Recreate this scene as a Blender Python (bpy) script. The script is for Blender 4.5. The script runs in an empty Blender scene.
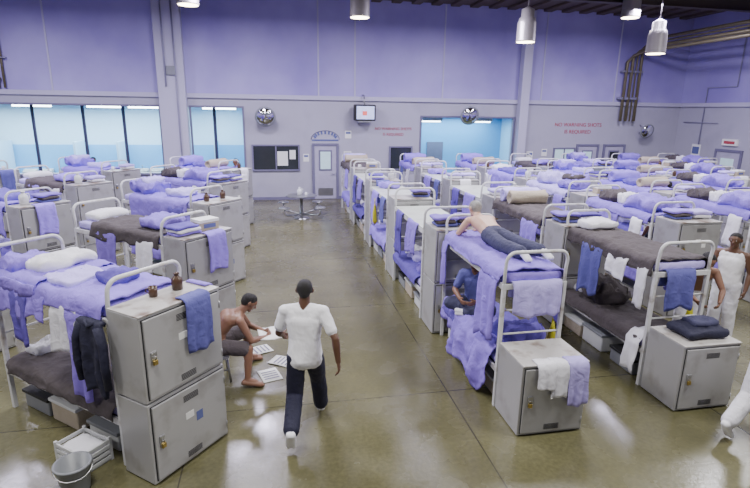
import bpy, math, random, bmesh
import numpy as np
from mathutils import Vector, Matrix, noise
RD=random.Random(7)
SC=bpy.context.scene

# ------------------------------------------------------------ materials
MATS={}
def M(name,col,rough=.6,metal=0.0,var=.12,vscale=6,bump=.0,bscale=30,emis=0,rnd=0.0,spec=.5,dirt=None,dscale=2.5):
    m=bpy.data.materials.new(name); m.use_nodes=True
    nt=m.node_tree; N=nt.nodes; L=nt.links; b=N['Principled BSDF']
    b.inputs['Roughness'].default_value=rough; b.inputs['Metallic'].default_value=metal
    b.inputs['Specular IOR Level'].default_value=spec
    tc=N.new('ShaderNodeTexCoord')
    no=N.new('ShaderNodeTexNoise'); no.inputs['Scale'].default_value=vscale; no.inputs['Detail'].default_value=5
    L.new(tc.outputs['Object'],no.inputs['Vector'])
    mx=N.new('ShaderNodeMix'); mx.data_type='RGBA'
    mx.inputs[6].default_value=(*[c*(1-var) for c in col],1); mx.inputs[7].default_value=(*[min(1,c*(1+var)) for c in col],1)
    L.new(no.outputs['Fac'],mx.inputs[0]); out=mx.outputs[2]
    if dirt:
        n2=N.new('ShaderNodeTexNoise'); n2.inputs['Scale'].default_value=dscale; n2.inputs['Detail'].default_value=8
        L.new(tc.outputs['Object'],n2.inputs['Vector'])
        cr=N.new('ShaderNodeValToRGB'); cr.color_ramp.elements[0].position=.52; cr.color_ramp.elements[1].position=.75
        L.new(n2.outputs['Fac'],cr.inputs[0])
        m2=N.new('ShaderNodeMix'); m2.data_type='RGBA'; L.new(cr.outputs[0],m2.inputs[0]); L.new(out,m2.inputs[6]); m2.inputs[7].default_value=(*dirt,1); out=m2.outputs[2]
    if rnd:
        oi=N.new('ShaderNodeObjectInfo'); mr=N.new('ShaderNodeMapRange'); mr.inputs[3].default_value=1-rnd; mr.inputs[4].default_value=1+rnd*.6
        L.new(oi.outputs['Random'],mr.inputs[0])
        hs=N.new('ShaderNodeHueSaturation'); L.new(out,hs.inputs['Color']); L.new(mr.outputs[0],hs.inputs['Value']); out=hs.outputs[0]
    L.new(out,b.inputs['Base Color'])
    if bump:
        nb=N.new('ShaderNodeTexNoise'); nb.inputs['Scale'].default_value=bscale; nb.inputs['Detail'].default_value=6; nb.inputs['Distortion'].default_value=.8
        L.new(tc.outputs['Object'],nb.inputs['Vector'])
        bp=N.new('ShaderNodeBump'); bp.inputs['Strength'].default_value=bump; bp.inputs['Distance'].default_value=.03
        L.new(nb.outputs['Fac'],bp.inputs['Height']); L.new(bp.outputs[0],b.inputs['Normal'])
    if emis:
        b.inputs['Emission Color'].default_value=(*col,1); b.inputs['Emission Strength'].default_value=emis
    MATS[name]=m; return m
M('lav',(.26,.18,.68),.85,var=.18,bump=.8,bscale=8,rnd=.25)
M('lav_dk',(.11,.075,.38),.85,var=.2,bump=.7,bscale=8,rnd=.25)
M('lav_lt',(.48,.41,.84),.85,var=.14,bump=.7,bscale=8,rnd=.18)
M('blue_cloth',(.10,.10,.34),.85,var=.2,bump=.5,bscale=14)
M('slate_cloth',(.045,.045,.10),.85,var=.25,bump=.5,bscale=14)
M('navy',(.012,.012,.035),.8,var=.2,bump=.4,bscale=14)
M('grey_blanket',(.08,.066,.07),.95,var=.25,bump=.7,bscale=10,rnd=.25)
M('white_cloth',(.74,.73,.79),.85,var=.08,bump=.5,bscale=10)
M('shirt_white',(.82,.81,.85),.85,var=.03,bump=.12,bscale=6)
M('yellow_cloth',(.5,.47,.02),.8,var=.2,bump=.4)
M('cream_cloth',(.42,.36,.28),.85,var=.2,bump=.4)
M('frame',(.62,.62,.63),.35,var=.12,dirt=(.3,.25,.2),dscale=7)
M('deck',(.10,.10,.11),.6)
M('board',(.60,.64,.58),.28,var=.08,vscale=2,dirt=(.43,.43,.38),rnd=.1)
M('locker_paint',(.41,.405,.41),.33,var=.07,vscale=1.5,dirt=(.29,.275,.265),dscale=3.5,bump=.06,bscale=4,rnd=.16,metal=.25)
M('locker_top',(.46,.44,.42),.36,var=.2,vscale=4,dirt=(.14,.085,.05),dscale=5)
M('dark',(.015,.015,.017),.6)
M('steel',(.45,.45,.47),.3,metal=.9)
M('brass',(.45,.33,.1),.35,metal=.9)
M('wall_lo',(.40,.39,.475),.45,var=.06,vscale=1,bump=.05,bscale=60,dirt=(.34,.33,.41),dscale=1)
M('wall_col',(.47,.45,.58),.45,var=.06,vscale=1)
M('wall_cyan',(.42,.66,.86),.4,var=.05)
M('wall_blue',(.14,.40,.72),.4,var=.05)
M('door_paint',(.40,.38,.50),.45)
M('door_frame',(.16,.15,.24),.45)
M('glass_dark',(.03,.035,.04),.08)
M('glass_lit',(.45,.62,.66),.1,emis=.5)
M('paper',(.78,.78,.76),.7,var=.05)
M('red_txt',(.42,.06,.08),.6)
M('ink',(.1,.12,.3),.6)
M('pipe',(.17,.15,.085),.4,metal=.3)
M('pipe_paint',(.28,.27,.38),.4)
M('lamp_shell',(.30,.28,.27),.35,metal=.4)
M('lamp_on',(1,.88,.60),.4,var=0,emis=16)
M('tube_on',(.85,.98,1),.4,var=0,emis=12)
M('screen',(.4,.45,.85),.2,emis=1.6,vscale=14,var=.9)
M('screen_red',(.6,.12,.1),.2,emis=1.2)
M('mirror',(.75,.75,.8),.06,metal=1)
M('plastic_grey',(.22,.23,.25),.4)
M('plastic_white',(.62,.63,.63),.4)
M('plastic_brown',(.07,.035,.02),.3)
M('skin_dark',(.11,.052,.03),.5,var=.12,vscale=9)
M('skin_mid',(.22,.11,.068),.5,var=.1,vscale=9)
M('skin_light',(.60,.37,.28),.5,var=.08,vscale=9)
M('lip_dark',(.11,.04,.035),.5); M('lip_light',(.4,.17,.15),.5)
M('hair_black',(.012,.01,.01),.7,bump=.8,bscale=90)
M('hair_grey',(.35,.34,.33),.7,bump=.8,bscale=90)
M('eye_white',(.7,.7,.7),.2); M('eye_iris',(.02,.012,.01),.1)
M('ceil',(.10,.075,.055),.7,var=.2,vscale=.6)
M('beam',(.07,.055,.045),.6)

def floor_mat():
    m=bpy.data.materials.new('floor_polished'); m.use_nodes=True; nt=m.node_tree; N=nt.nodes; L=nt.links; b=N['Principled BSDF']
    tc=N.new('ShaderNodeTexCoord')
    n1=N.new('ShaderNodeTexNoise'); n1.inputs['Scale'].default_value=.5; n1.inputs['Detail'].default_value=9; n1.inputs['Roughness'].default_value=.62
    L.new(tc.outputs['Object'],n1.inputs['Vector'])
    cr=N.new('ShaderNodeValToRGB'); e=cr.color_ramp.elements
    e[0].position=.3; e[0].color=(.078,.073,.034,1); e[1].position=.72; e[1].color=(.155,.146,.074,1)
    L.new(n1.outputs['Fac'],cr.inputs[0])
    n3=N.new('ShaderNodeTexNoise'); n3.inputs['Scale'].default_value=22; n3.inputs['Detail'].default_value=6; L.new(tc.outputs['Object'],n3.inputs['Vector'])
    mm=N.new('ShaderNodeMix'); mm.data_type='RGBA'; mm.blend_type='OVERLAY'; mm.inputs[0].default_value=.4
    L.new(cr.outputs[0],mm.inputs[6]); L.new(n3.outputs['Fac'],mm.inputs[7])
    br=N.new('ShaderNodeTexBrick'); br.offset=0; br.inputs['Scale'].default_value=1; br.inputs['Brick Width'].default_value=3.1; br.inputs['Row Height'].default_value=3.1
    br.inputs['Mortar Size'].default_value=.009; br.inputs['Mortar Smooth'].default_value=.3
    mp=N.new('ShaderNodeMapping'); mp.inputs['Location'].default_value=(1.0,.6,0); L.new(tc.outputs['Object'],mp.inputs['Vector']); L.new(mp.outputs[0],br.inputs['Vector'])
    m3=N.new('ShaderNodeMix'); m3.data_type='RGBA'; L.new(br.outputs['Fac'],m3.inputs[0]); L.new(mm.outputs[2],m3.inputs[6]); m3.inputs[7].default_value=(.04,.036,.022,1)
    L.new(m3.outputs[2],b.inputs['Base Color'])
    n2=N.new('ShaderNodeTexNoise'); n2.inputs['Scale'].default_value=1.6; n2.inputs['Detail'].default_value=8; L.new(tc.outputs['Object'],n2.inputs['Vector'])
    mr=N.new('ShaderNodeMapRange'); mr.inputs[1].default_value=.3; mr.inputs[2].default_value=.7; mr.inputs[3].default_value=.16; mr.inputs[4].default_value=.34; L.new(n2.outputs['Fac'],mr.inputs[0]); L.new(mr.outputs[0],b.inputs['Roughness'])
    bp=N.new('ShaderNodeBump'); bp.inputs['Strength'].default_value=.07; bp.inputs['Distance'].default_value=.02; L.new(n3.outputs['Fac'],bp.inputs['Height']); L.new(bp.outputs[0],b.inputs['Normal'])
    b.inputs['Specular IOR Level'].default_value=.55
    MATS['floor']=m
floor_mat()
def upper_mat():
    m=bpy.data.materials.new('wall_up'); m.use_nodes=True; nt=m.node_tree; N=nt.nodes; L=nt.links; b=N['Principled BSDF']; b.inputs['Roughness'].default_value=.6
    tc=N.new('ShaderNodeTexCoord'); n=N.new('ShaderNodeTexNoise'); n.inputs['Scale'].default_value=.4; n.inputs['Detail'].default_value=6; L.new(tc.outputs['Object'],n.inputs['Vector'])
    cr=N.new('ShaderNodeValToRGB'); e=cr.color_ramp.elements; e[0].position=.3; e[0].color=(.27,.225,.53,1); e[1].position=.7; e[1].color=(.43,.385,.68,1); L.new(n.outputs['Fac'],cr.inputs[0]); L.new(cr.outputs[0],b.inputs['Base Color'])
    MATS['wall_up']=m
upper_mat()

# ------------------------------------------------------------ mesh builder
def gridbox(nx,ny,nz):
    idx={};V=[];F=[]
    def g(i,j,k):
        q=(i,j,k)
        if q not in idx: idx[q]=len(V); V.append((2*i/nx-1,2*j/ny-1,2*k/nz-1))
        return idx[q]
    for i in range(nx):
        for j in range(ny):
            F.append((g(i,j,0),g(i,j+1,0),g(i+1,j+1,0),g(i+1,j,0))); F.append((g(i,j,nz),g(i+1,j,nz),g(i+1,j+1,nz),g(i,j+1,nz)))
    for i in range(nx):
        for k in range(nz):
            F.append((g(i,0,k),g(i+1,0,k),g(i+1,0,k+1),g(i,0,k+1))); F.append((g(i,ny,k),g(i,ny,k+1),g(i+1,ny,k+1),g(i+1,ny,k)))
    for j in range(ny):
        for k in range(nz):
            F.append((g(0,j,k),g(0,j,k+1),g(0,j+1,k+1),g(0,j+1,k))); F.append((g(nx,j,k),g(nx,j+1,k),g(nx,j+1,k+1),g(nx,j,k+1)))
    return V,F
def turb(p):
    a=noise.noise(p); b_=noise.noise(p*2.1+Vector((5,3,1))); c=noise.noise(p*4.3+Vector((1,7,2)))
    return a*.7+(.5-abs(b_)*2.2)*.45+(.4-abs(c)*2)*.18
class MB:
    def __init__(s): s.v=[];s.f=[];s.m=[];s.sm=[];s.mats=[]
    def add(s,V,F,mat,smooth=True,T=None):
        if mat not in s.mats: s.mats.append(mat)
        mi=s.mats.index(mat); o=len(s.v)
        if T is not None: V=[tuple(T@Vector(p)) for p in V]
        s.v.extend([tuple(p) for p in V])
        for f in F: s.f.append(tuple(i+o for i in f)); s.m.append(mi); s.sm.append(smooth)
        return s
    def box(s,x0,y0,z0,x1,y1,z1,mat,bev=.006,T=None):
        hx,hy,hz=(x1-x0)/2,(y1-y0)/2,(z1-z0)/2; c=Vector(((x0+x1)/2,(y0+y1)/2,(z0+z1)/2))
        bev=min(bev,hx*.45,hy*.45,hz*.45)
        if bev<=0:
            V,F=gridbox(1,1,1); return s.add([(c.x+p[0]*hx,c.y+p[1]*hy,c.z+p[2]*hz) for p in V],F,mat,False,T)
        V,F=gridbox(3,3,3); W=[]
        for p in V:
            q=[]; h=(hx,hy,hz)
            nin=sum(1 for a in p if abs(a)<.9)
            for a,hh in zip(p,h):
                if abs(a)<.9: q.append(math.copysign(hh-bev,a))
                else: q.append(math.copysign(hh if nin==2 else (hh-bev*.3 if nin==1 else hh-bev*.45),a))
            W.append((c.x+q[0],c.y+q[1],c.z+q[2]))
        return s.add(W,F,mat,False,T)
    def soft(s,c,size,r,mat,n=(8,8,3),amp=.01,freq=4,seed=0,T=None,crown=0):
        V,F=gridbox(*n); h=[a/2 for a in size]; W=[]
        for p in V:
            q=Vector([p[i]*h[i] for i in range(3)]); inn=Vector([max(-h[i]+min(r,h[i]),min(h[i]-min(r,h[i]),q[i])) for i in range(3)])
            d=q-inn
            if d.length>1e-6: q=inn+d.normalized()*min(d.length,r)
            q.z+=crown*(1-p[0]**2)*(1-p[1]**2)*(1 if p[2]>0 else 0)
            w=Vector(c)+q; w+=noise.noise_vector(w*freq+Vector((seed*3.1,seed*1.7,seed)))*amp
            if p[2]>0: w.z+=amp*turb(w*freq*1.3+Vector((seed,seed,0)))
            W.append(w)
        return s.add(W,F,mat,True,T)
    def ribbon(s,path,e0,e1,mat,axis='y',th=.012,ne=12,ns=14,amp=.012,freq=5,fold=0,fk=6,hem=.03,seed=0,T=None):
        pts=[Vector(p) for p in path]; L=[0]
        for a,b in zip(pts,pts[1:]): L.append(L[-1]+(b-a).length)
        def at(t):
            d=t*L[-1]
            for i in range(len(pts)-1):
                if d<=L[i+1] or i==len(pts)-2:
                    u=(d-L[i])/max(1e-6,L[i+1]-L[i]); return pts[i].lerp(pts[i+1],min(1,u)),(pts[i+1]-pts[i]).normalized()
        V,F=gridbox(ne,1,ns); W=[]
        zmax=max(p[1] for p in path)
        for a,b,c in V:
            t=(c+1)/2; p,tg=at(t); nn=Vector((-tg.y,tg.x)); e=e0+(e1-e0)*(a+1)/2
            vert=abs(tg.y); hang=min(1,max(0,(zmax-p[1]-.05)*3))*vert if zmax-p[1]>0 else 0
            nz=turb(Vector((e*freq+seed*2.3,p[0]*freq,p[1]*freq+seed)))
            up=1 if nn.y>.5 else (-1 if nn.y<-.5 else 1)
            off=b*th/2+amp*nz*up+fold*hang*math.sin(e*fk*6.283+seed+2*noise.noise(Vector((e*3,seed,p[1]*2))))
            q=p+nn*off; z=q[1]
            if hang>0: z+=hem*hang*noise.noise(Vector((e*4+seed,seed*1.3,t>.5)))
            e+= .02*hang*noise.noise(Vector((p[1]*5,seed,e)))
            W.append((e,q[0],z) if axis=='x' else (q[0],e,z))
        return s.add(W,F,mat,True,T)
    def tube(s,pts,r,mat,n=8,T=None,r2=None):
        pts=[Vector(p) for p in pts]; V=[];F=[]
        up=None
        for i,p in enumerate(pts):
            d=((pts[min(i+1,len(pts)-1)]-p).normalized()+(p-pts[max(i-1,0)]).normalized()) if 0<i<len(pts)-1 else (pts[1]-pts[0] if i==0 else pts[-1]-pts[-2])
            d=d.normalized()
            if up is None: up=d.orthogonal().normalized()
            else: up=(up-d*up.dot(d)).normalized()
            w=d.cross(up); rr=r if r2 is None else r+(r2-r)*i/(len(pts)-1)
            for k in range(n):
                a=2*math.pi*k/n; V.append(p+up*rr*math.cos(a)+w*rr*math.sin(a))
        for i in range(len(pts)-1):
            for k in range(n): F.append((i*n+k,i*n+(k+1)%n,(i+1)*n+(k+1)%n,(i+1)*n+k))
        F.append(tuple(range(n))[::-1]); F.append(tuple((len(pts)-1)*n+k for k in range(n)))
        return s.add(V,F,mat,True,T)
    def lathe(s,prof,mat,n=24,T=None,smooth=True,wob=0,seed=0):
        V=[];F=[]
        for r,z in prof:
            for k in range(n):
                a=2*math.pi*k/n; rr=r*(1+wob*noise.noise(Vector((math.cos(a)*2,math.sin(a)*2,z*4+seed)))); V.append((rr*math.cos(a),rr*math.sin(a),z))
        for i in range(len(prof)-1):
            for k in range(n): F.append((i*n+k,i*n+(k+1)%n,(i+1)*n+(k+1)%n,(i+1)*n+k))
        F.append(tuple(range(n))[::-1]); F.append(tuple((len(prof)-1)*n+k for k in range(n)))
        return s.add(V,F,mat,smooth,T)
    def roll(s,c,axis,ln,r,mat,seed=0):
        h=ln/2
        prof=[(.004,-h+.05),(r*.3,-h+.03),(r*.35,-h+.005),(r*.6,-h+.02),(r*.65,-h),(r*.93,-h),(r,-h+.03)]+[(r*(1+.04*math.sin(i*1.7+seed)),-h+.03+(ln-.06)*i/6) for i in range(1,6)]+[(r,h-.03),(r*.93,h),(r*.65,h),(r*.6,h-.02),(r*.35,h-.005),(r*.3,h-.03),(.004,h-.05)]
        Rm=Matrix.Rotation(math.pi/2,4,'Y') if axis=='x' else Matrix.Rotation(math.pi/2,4,'X')
        return s.lathe(prof,mat,18,Matrix.Translation(c)@Rm,wob=.3,seed=seed)
    def mesh(s,name):
        me=bpy.data.meshes.new(name); me.from_pydata(s.v,[],s.f)
        for m in s.mats: me.materials.append(MATS[m])
        me.polygons.foreach_set('material_index',s.m); me.polygons.foreach_set('use_smooth',s.sm); me.update()
        return me
    def obj(s,name,loc=(0,0,0),rz=0):
        return place(s.mesh(name),name,loc,rz)
def place(me,name,loc=(0,0,0),rz=0):
    o=bpy.data.objects.new(name,me); o.location=loc; o.rotation_euler=(0,0,rz); SC.collection.objects.link(o); return o

# ------------------------------------------------------------ room
XL,XR,YF,YB,ZC=-13.0,17.8,-3.0,20.4,7.5
b=MB(); b.box(XL-.3,YF,-.2,XR+.3,24.5,0,'floor',0); b.obj('floor')
b=MB(); b.box(XL-.3,YF,ZC,XR+.3,YB+.3,ZC+.2,'ceil',0)
for i in range(40):
    x=XL+.4+i*.78; b.box(x,YF,ZC-.09,x+.36,YB,ZC+.01,'ceil',.02)
b.obj('ceiling')
for i,y in enumerate([3,7.4,11.8,16.2]):
    b=MB(); b.box(XL,y,ZC-.5,XR,y+.05,ZC-.1,'beam',.004); b.box(XL,y-.1,ZC-.52,XR,y+.15,ZC-.5,'beam',.004); b.box(XL,y-.1,ZC-.12,XR,y+.15,ZC-.1,'beam',.004); b.obj('ceiling_beam')
ZU=3.9
b=MB(); Y0,Y1=YB,YB+.3
def seg(x0,x1,z0,z1,m='wall_lo'): b.box(x0,Y0,z0,x1,Y1,z1,m,0)
seg(XL,-3.95,0,1.1); seg(XL,-3.95,3.5,ZU); seg(-3.95,-3.05,0,ZU); seg(-3.05,-1.05,0,1.1); seg(-3.05,-1.05,3.5,ZU)
seg(-1.05,5.85,0,ZU); seg(5.85,9.95,3.25,ZU); seg(9.95,XR,0,ZU); seg(XL,XR,ZU,ZC,'wall_up')
b.obj('wall_back')
b=MB(); b.box(XR,YF,0,XR+.3,YB+.3,ZU,'wall_lo',0); b.box(XR,YF,ZU,XR+.3,YB+.3,ZC,'wall_up',0); b.obj('wall_right')
b=MB(); b.box(XL-.3,YF,0,XL,YB+.3,ZU,'wall_lo',0); b.box(XL-.3,YF,ZU,XL,YB+.3,ZC,'wall_up',0); b.obj('wall_left')
b=MB(); b.box(XL,YB-.1,ZU-.06,XR,YB,ZU+.1,'wall_col',.01); b.obj('trim_1')
b=MB(); b.box(XR-.1,YF,ZU-.06,XR,YB-.1,ZU+.1,'wall_col',.01); b.obj('trim_2')
b=MB(); b.box(-.9,YB-.03,0,5.8,YB,.12,'door_frame',.005); b.obj('baseboard_back')
k=4
for x in (-7.5,1.75,3.15,6.7,11.0,14.4):
    b=MB(); b.box(x,YB-.025,ZU+.1,x+.06,YB,ZC-.02,'wall_col',.004); b.obj('trim_%d'%k); k+=1
for x0,x1 in ((-3.95,-3.02),(9.98,10.35)):
    b=MB(); b.box(x0,YB-.35,0,x1,YB-.002,ZC-.12,'wall_col',.02); b.obj('wall_pilaster')
def opening(x0,x1,z0,z1,n):
    b=MB(); t=.07
    b.box(x0-t,YB-.04,z1,x1+t,YB+.02,z1+t,'door_frame',.005)
    b.box(x0-t,YB-.04,z0,x0,YB+.02,z1,'door_frame',.005); b.box(x1,YB-.04,z0,x1+t,YB+.02,z1,'door_frame',.005)
    if z0>0: b.box(x0-t,YB-.1,z0-t,x1+t,YB+.02,z0,'door_frame',.005)
    b.obj('trim_%d'%n)
opening(-12.9,-4.05,1.1,3.5,20); opening(-2.92,-1.1,1.1,3.5,21); opening(5.92,9.88,0,3.25,22)
b=MB(); b.box(XL,24,0,-.6,24.2,3.7,'wall_cyan',0); b.box(XL,23.98,0,-.8,24,1.9,'wall_blue',0); b.obj('wall_washroom_back')
b=MB(); b.box(-.8,20.7,0,-.6,24,3.7,'wall_cyan',0); b.obj('wall_washroom_side')
b=MB(); b.box(XL,20.7,3.7,-.6,24.2,3.85,'wall_cyan',0); b.obj('ceiling_washroom')
b=MB(); b.box(5,23.5,0,11,23.7,3.5,'wall_blue',0); b.box(7.1,23.46,0,7.9,23.5,2.1,'door_frame',.005); b.obj('wall_side_room_back')
b=MB(); b.box(5,20.7,0,5.2,23.5,3.5,'wall_blue',0); b.obj('wall_side_room_left')
b=MB(); b.box(10.8,20.7,0,11,23.5,3.5,'wall_cyan',0); b.obj('wall_side_room_right')
b=MB(); b.box(5,20.7,3.5,11,23.7,3.65,'wall_blue',0); b.obj('ceiling_side_room')
for x in (-11.5,-9.0,-6.4,-4.9,-2.1):
    b=MB(); b.box(x-.7,22.2,3.5,x+.7,22.5,3.69,'plastic_white',.02); b.tube([(x-.65,22.28,3.47),(x+.65,22.28,3.47)],.04,'tube_on'); b.tube([(x-.65,22.42,3.47),(x+.65,22.42,3.47)],.04,'tube_on'); b.obj('fluorescent_fixture')
for x in (6.6,8.9):
    b=MB(); b.box(x-.6,21.6,3.1,x+.6,21.9,3.3,'plastic_white',.02); b.tube([(x-.55,21.75,3.08),(x+.55,21.75,3.08)],.04,'tube_on'); b.tube([(x,21.75,3.3),(x,21.75,3.49)],.02,'steel'); b.obj('fluorescent_fixture')
for x in (-8.6,-6.9,-5.5,-2.2):
    b=MB(); b.tube([(x,21.3,0),(x,21.3,3.69)],.06,'slate_cloth'); b.lathe([(.09,0),(.09,.05),(.05,.06)],'pipe_paint',T=Matrix.Translation((x,21.3,0))); b.obj('support_pole')
for x in (-10.6,-7.8,-6.2,-4.4,-2.4):
    b=MB(); b.box(x-.04,22.6,.3,x+.04,23.9,2.1,'wall_cyan',.01); b.box(x-.03,22.62,0,x+.03,22.7,.3,'steel'); b.obj('partition_panel')
def basin():
    b=MB(); b.lathe([(.05,.55),(.16,.62),(.24,.8),(.25,.84),(.22,.84),(.18,.74),(.02,.7)],'plastic_white'); b.box(-.25,.1,.7,.25,.3,.9,'plastic_white',.02); b.tube([(0,0.05,.1),(0,.05,.6)],.03,'steel'); b.tube([(0,.2,.9),(0,.2,1.02),(0,.1,1.04),(0,.06,1.0)],.015,'steel'); return b.mesh('wash_basin')
bm_=basin()
for x in (-11,-10,-9.4,-8.3,-7.3,-5.6,-5.0,-3.0,-1.7): place(bm_,'wash_basin',(x,23.66,0))
def wind(n,x0,x1,z0,z1,glass='glass_dark',mull=1,y=YB):
    b=MB(); t=.06; y-=.002
    b.box(x0,y-.03,z0,x1,y-.01,z1,glass,0)
    b.box(x0-t,y-.07,z1,x1+t,y,z1+t,'door_frame'); b.box(x0-t,y-.07,z0-t,x1+t,y,z0,'door_frame'); b.box(x0-t,y-.07,z0,x0,y,z1,'door_frame'); b.box(x1,y-.07,z0,x1+t,y,z1,'door_frame')
    for i in range(mull):
        xm=x0+(x1-x0)*(i+1)/(mull+1); b.box(xm-.025,y-.06,z0,xm+.025,y,z1,'door_frame')
    return b
w=wind(1,-.75,.95,1.2,2.1); w.box(.15,YB-.045,1.35,.55,YB-.034,1.9,'paper',0); w.box(.62,YB-.045,1.6,.85,YB-.034,1.95,'paper',0); w.obj('window_1')
w=wind(2,4.65,5.5,1.2,2.05,mull=0); w.obj('window_2')
w=wind(3,11.9,12.8,1.1,2.0,'glass_lit'); w.obj('window_3')
def door(n,x0,x1,lit='glass_lit'):
    b=MB(); h=2.12; YQ=YB-.002
    b.box(x0,YB-.04,.02,x1,YB-.005,h,'door_paint',.004)
    b.box(x0-.09,YB-.08,0,x0,YQ,h+.09,'door_frame'); b.box(x1,YB-.08,0,x1+.09,YQ,h+.09,'door_frame'); b.box(x0,YB-.08,h,x1,YQ,h+.09,'door_frame')
    c=(x0+x1)/2; b.box(c-.26,YB-.06,1.15,c+.26,YB-.035,1.95,'door_frame',.004); b.box(c-.2,YB-.07,1.21,c+.2,YB-.055,1.89,lit,0)
    b.box(c-.3,YB-.05,.15,c+.3,YB-.038,.45,'steel',0)
    b.tube([(x1-.09,YB-.05,1.02),(x1-.09,YB-.11,1.02),(x1-.2,YB-.11,1.02)],.014,'steel')
    b.obj('door_%d'%n)
door(1,1.58,2.45); door(2,13.0,13.9); door(3,14.3,15.2,'glass_dark')
b=MB(); y0,y1=16.9,18.0; XQ=XR-.002
b.box(XR-.04,y0,.02,XR-.005,y1,2.1,'door_paint',.004); b.box(XR-.08,y0-.09,0,XQ,y0,2.2,'door_frame'); b.box(XR-.08,y1,0,XQ,y1+.09,2.2,'door_frame'); b.box(XR-.08,y0,2.1,XQ,y1,2.2,'door_frame'); b.box(XR-.06,y0+.25,1.3,XR-.03,y1-.25,1.85,'glass_lit',0)
b.tube([(XR-.05,y0+.1,1.02),(XR-.11,y0+.1,1.02),(XR-.11,y0+.22,1.02)],.014,'steel'); b.obj('door_4')
b=MB(); b.box(XR-.03,18.9,1.3,XQ,19.35,2.3,'paper',.003); b.box(XR-.04,18.95,1.9,XR-.03,19.3,2.2,'ink',0); b.obj('notice_board')
b=MB(); b.box(XR-.1,17.1,2.35,XQ,17.8,2.6,'paper',.01); b.box(XR-.11,17.2,2.42,XR-.1,17.7,2.53,'red_txt',0); b.obj('exit_sign')
for x,z,w_,h_ in ((1.15,1.5,.22,.3),(2.75,1.55,.3,.35),(2.8,2.4,.25,.3),(10.6,1.5,.3,.4),(11.3,1.7,.25,.3)):
    b=MB(); b.box(x,YB-.014,z,x+w_,YB-.003,z+h_,'paper',0); b.box(x+.03,YB-.018,z+h_*.6,x+w_-.03,YB-.014,z+h_*.85,'ink',0); b.obj('paper_notice')
def text(name,s,x,z,size,mat,y=YB-.012):
    c=bpy.data.curves.new(name,'FONT'); c.body=s; c.size=size; c.extrude=.004; c.align_x='CENTER'
    o=bpy.data.objects.new(name,c); o.location=(x,y,z); o.rotation_euler=(math.pi/2,0,0); c.materials.append(MATS[mat]); SC.collection.objects.link(o)
text('painted_wall_text','NO WARNING SHOTS',12.9,2.95,.22,'red_txt'); text('painted_wall_text','IS REQUIRED',12.9,2.66,.22,'red_txt')
text('painted_wall_text','NO WARNING SHOTS',4.75,2.74,.15,'red_txt'); text('painted_wall_text','IS REQUIRED',4.75,2.52,.15,'red_txt')
b=MB()
for i in range(9):
    a=math.pi*(i+.5)/9; x=2.02-math.cos(a)*.42; z=2.42+math.sin(a)*.2
    b.box(-.035,-.01,-.06,.035,0,.06,'ink',.003,T=Matrix.Translation((x,YB-.005,z))@Matrix.Rotation((a-math.pi/2)*.5,4,'Y'))
b.tube([(2.02-math.cos(math.pi*i/16)*.55,YB-.02,2.36+math.sin(math.pi*i/16)*.34) for i in range(17)],.012,'door_frame',6); b.box(1.5,YB-.02,2.3,2.54,YB-.003,2.36,'ink'); b.obj('arched_wall_sign')
b=MB(); T=Matrix.Translation((3.5,19.8,3.1))
b.box(-.4,-.05,0,.4,.4,.6,'dark',.03,T=T); b.box(-.34,-.06,.06,.34,-.045,.54,'screen',.004,T=T); b.box(-.12,-.066,.2,.06,-.06,.36,'screen_red',0,T=T); b.box(-.25,.0,-.06,.25,.3,0,'steel',T=T); b.tube([(0,.3,-.03),(0,.595,-.03)],.03,'steel',T=T); b.tube([(0,.2,.6),(0,.35,.95),(0,.595,.95)],.025,'steel',T=T); b.obj('television')
def mirror(x,y,z,r,wallx=None):
    b=MB(); T=Matrix.Translation((x,y,z))@Matrix.Rotation(math.radians(108),4,'X')
    b.lathe([(.002,r*.45),(r*.3,r*.42),(r*.6,r*.3),(r*.85,r*.14),(r,0)],'mirror',T=T); b.lathe([(r,-.02),(r*1.06,-.01),(r*1.06,.02),(r*.99,.03)],'plastic_grey',T=T)
    b.tube([(x,y+.02,z),(x,YB-.005,z-.1)],.02,'steel'); b.tube([(x,y+.02,z),(x,YB-.005,z+.25)],.012,'steel'); b.obj('convex_mirror')
mirror(-.25,19.9,3.2,.36); mirror(7.75,19.9,3.35,.36); mirror(15.9,19.9,2.8,.3)
def highbay(x,y,z,S=.95):
    b=MB(); T=Matrix.Translation((x,y,z))@Matrix.Scale(S,4)
    b.lathe([(.30,0),(.31,.02),(.30,.04),(.29,.55),(.24,.7),(.2,.72),(.2,.95),(.1,1.0),(.02,1.05)],'lamp_shell',T=T); b.lathe([(.002,-.01),(.28,-.01),(.28,.045),(.002,.05)],'lamp_on',T=T)
    b.tube([(x,y,z+1.0*S),(x,y,ZC-.1)],.02,'lamp_shell'); b.obj('high_bay_lamp')
for p in ((-2.1,15.5,6.15),(2.55,15.5,6.05),(7.55,15.2,5.55),(11.55,14.6,5.3),(11.4,15.8,6.5)): highbay(*p)
b=MB()
for i,x in enumerate((14.7,14.95,15.15,15.35)):
    b.tube([(x,YB-.25,3.2),(x,YB-.25,5.6+i*.18),(x+.15,YB-.4,5.85+i*.18),(x+.3,YB-.9,6.0+i*.18),(x+.3,6,6.0+i*.18)],.065 if i!=2 else .035,'pipe')
b.box(14.55,YB-.3,4.1,15.5,YB-.003,4.2,'steel'); b.box(14.55,YB-.3,5.2,15.5,YB-.003,5.28,'steel'); b.obj('pipe_run')
b=MB()
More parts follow.
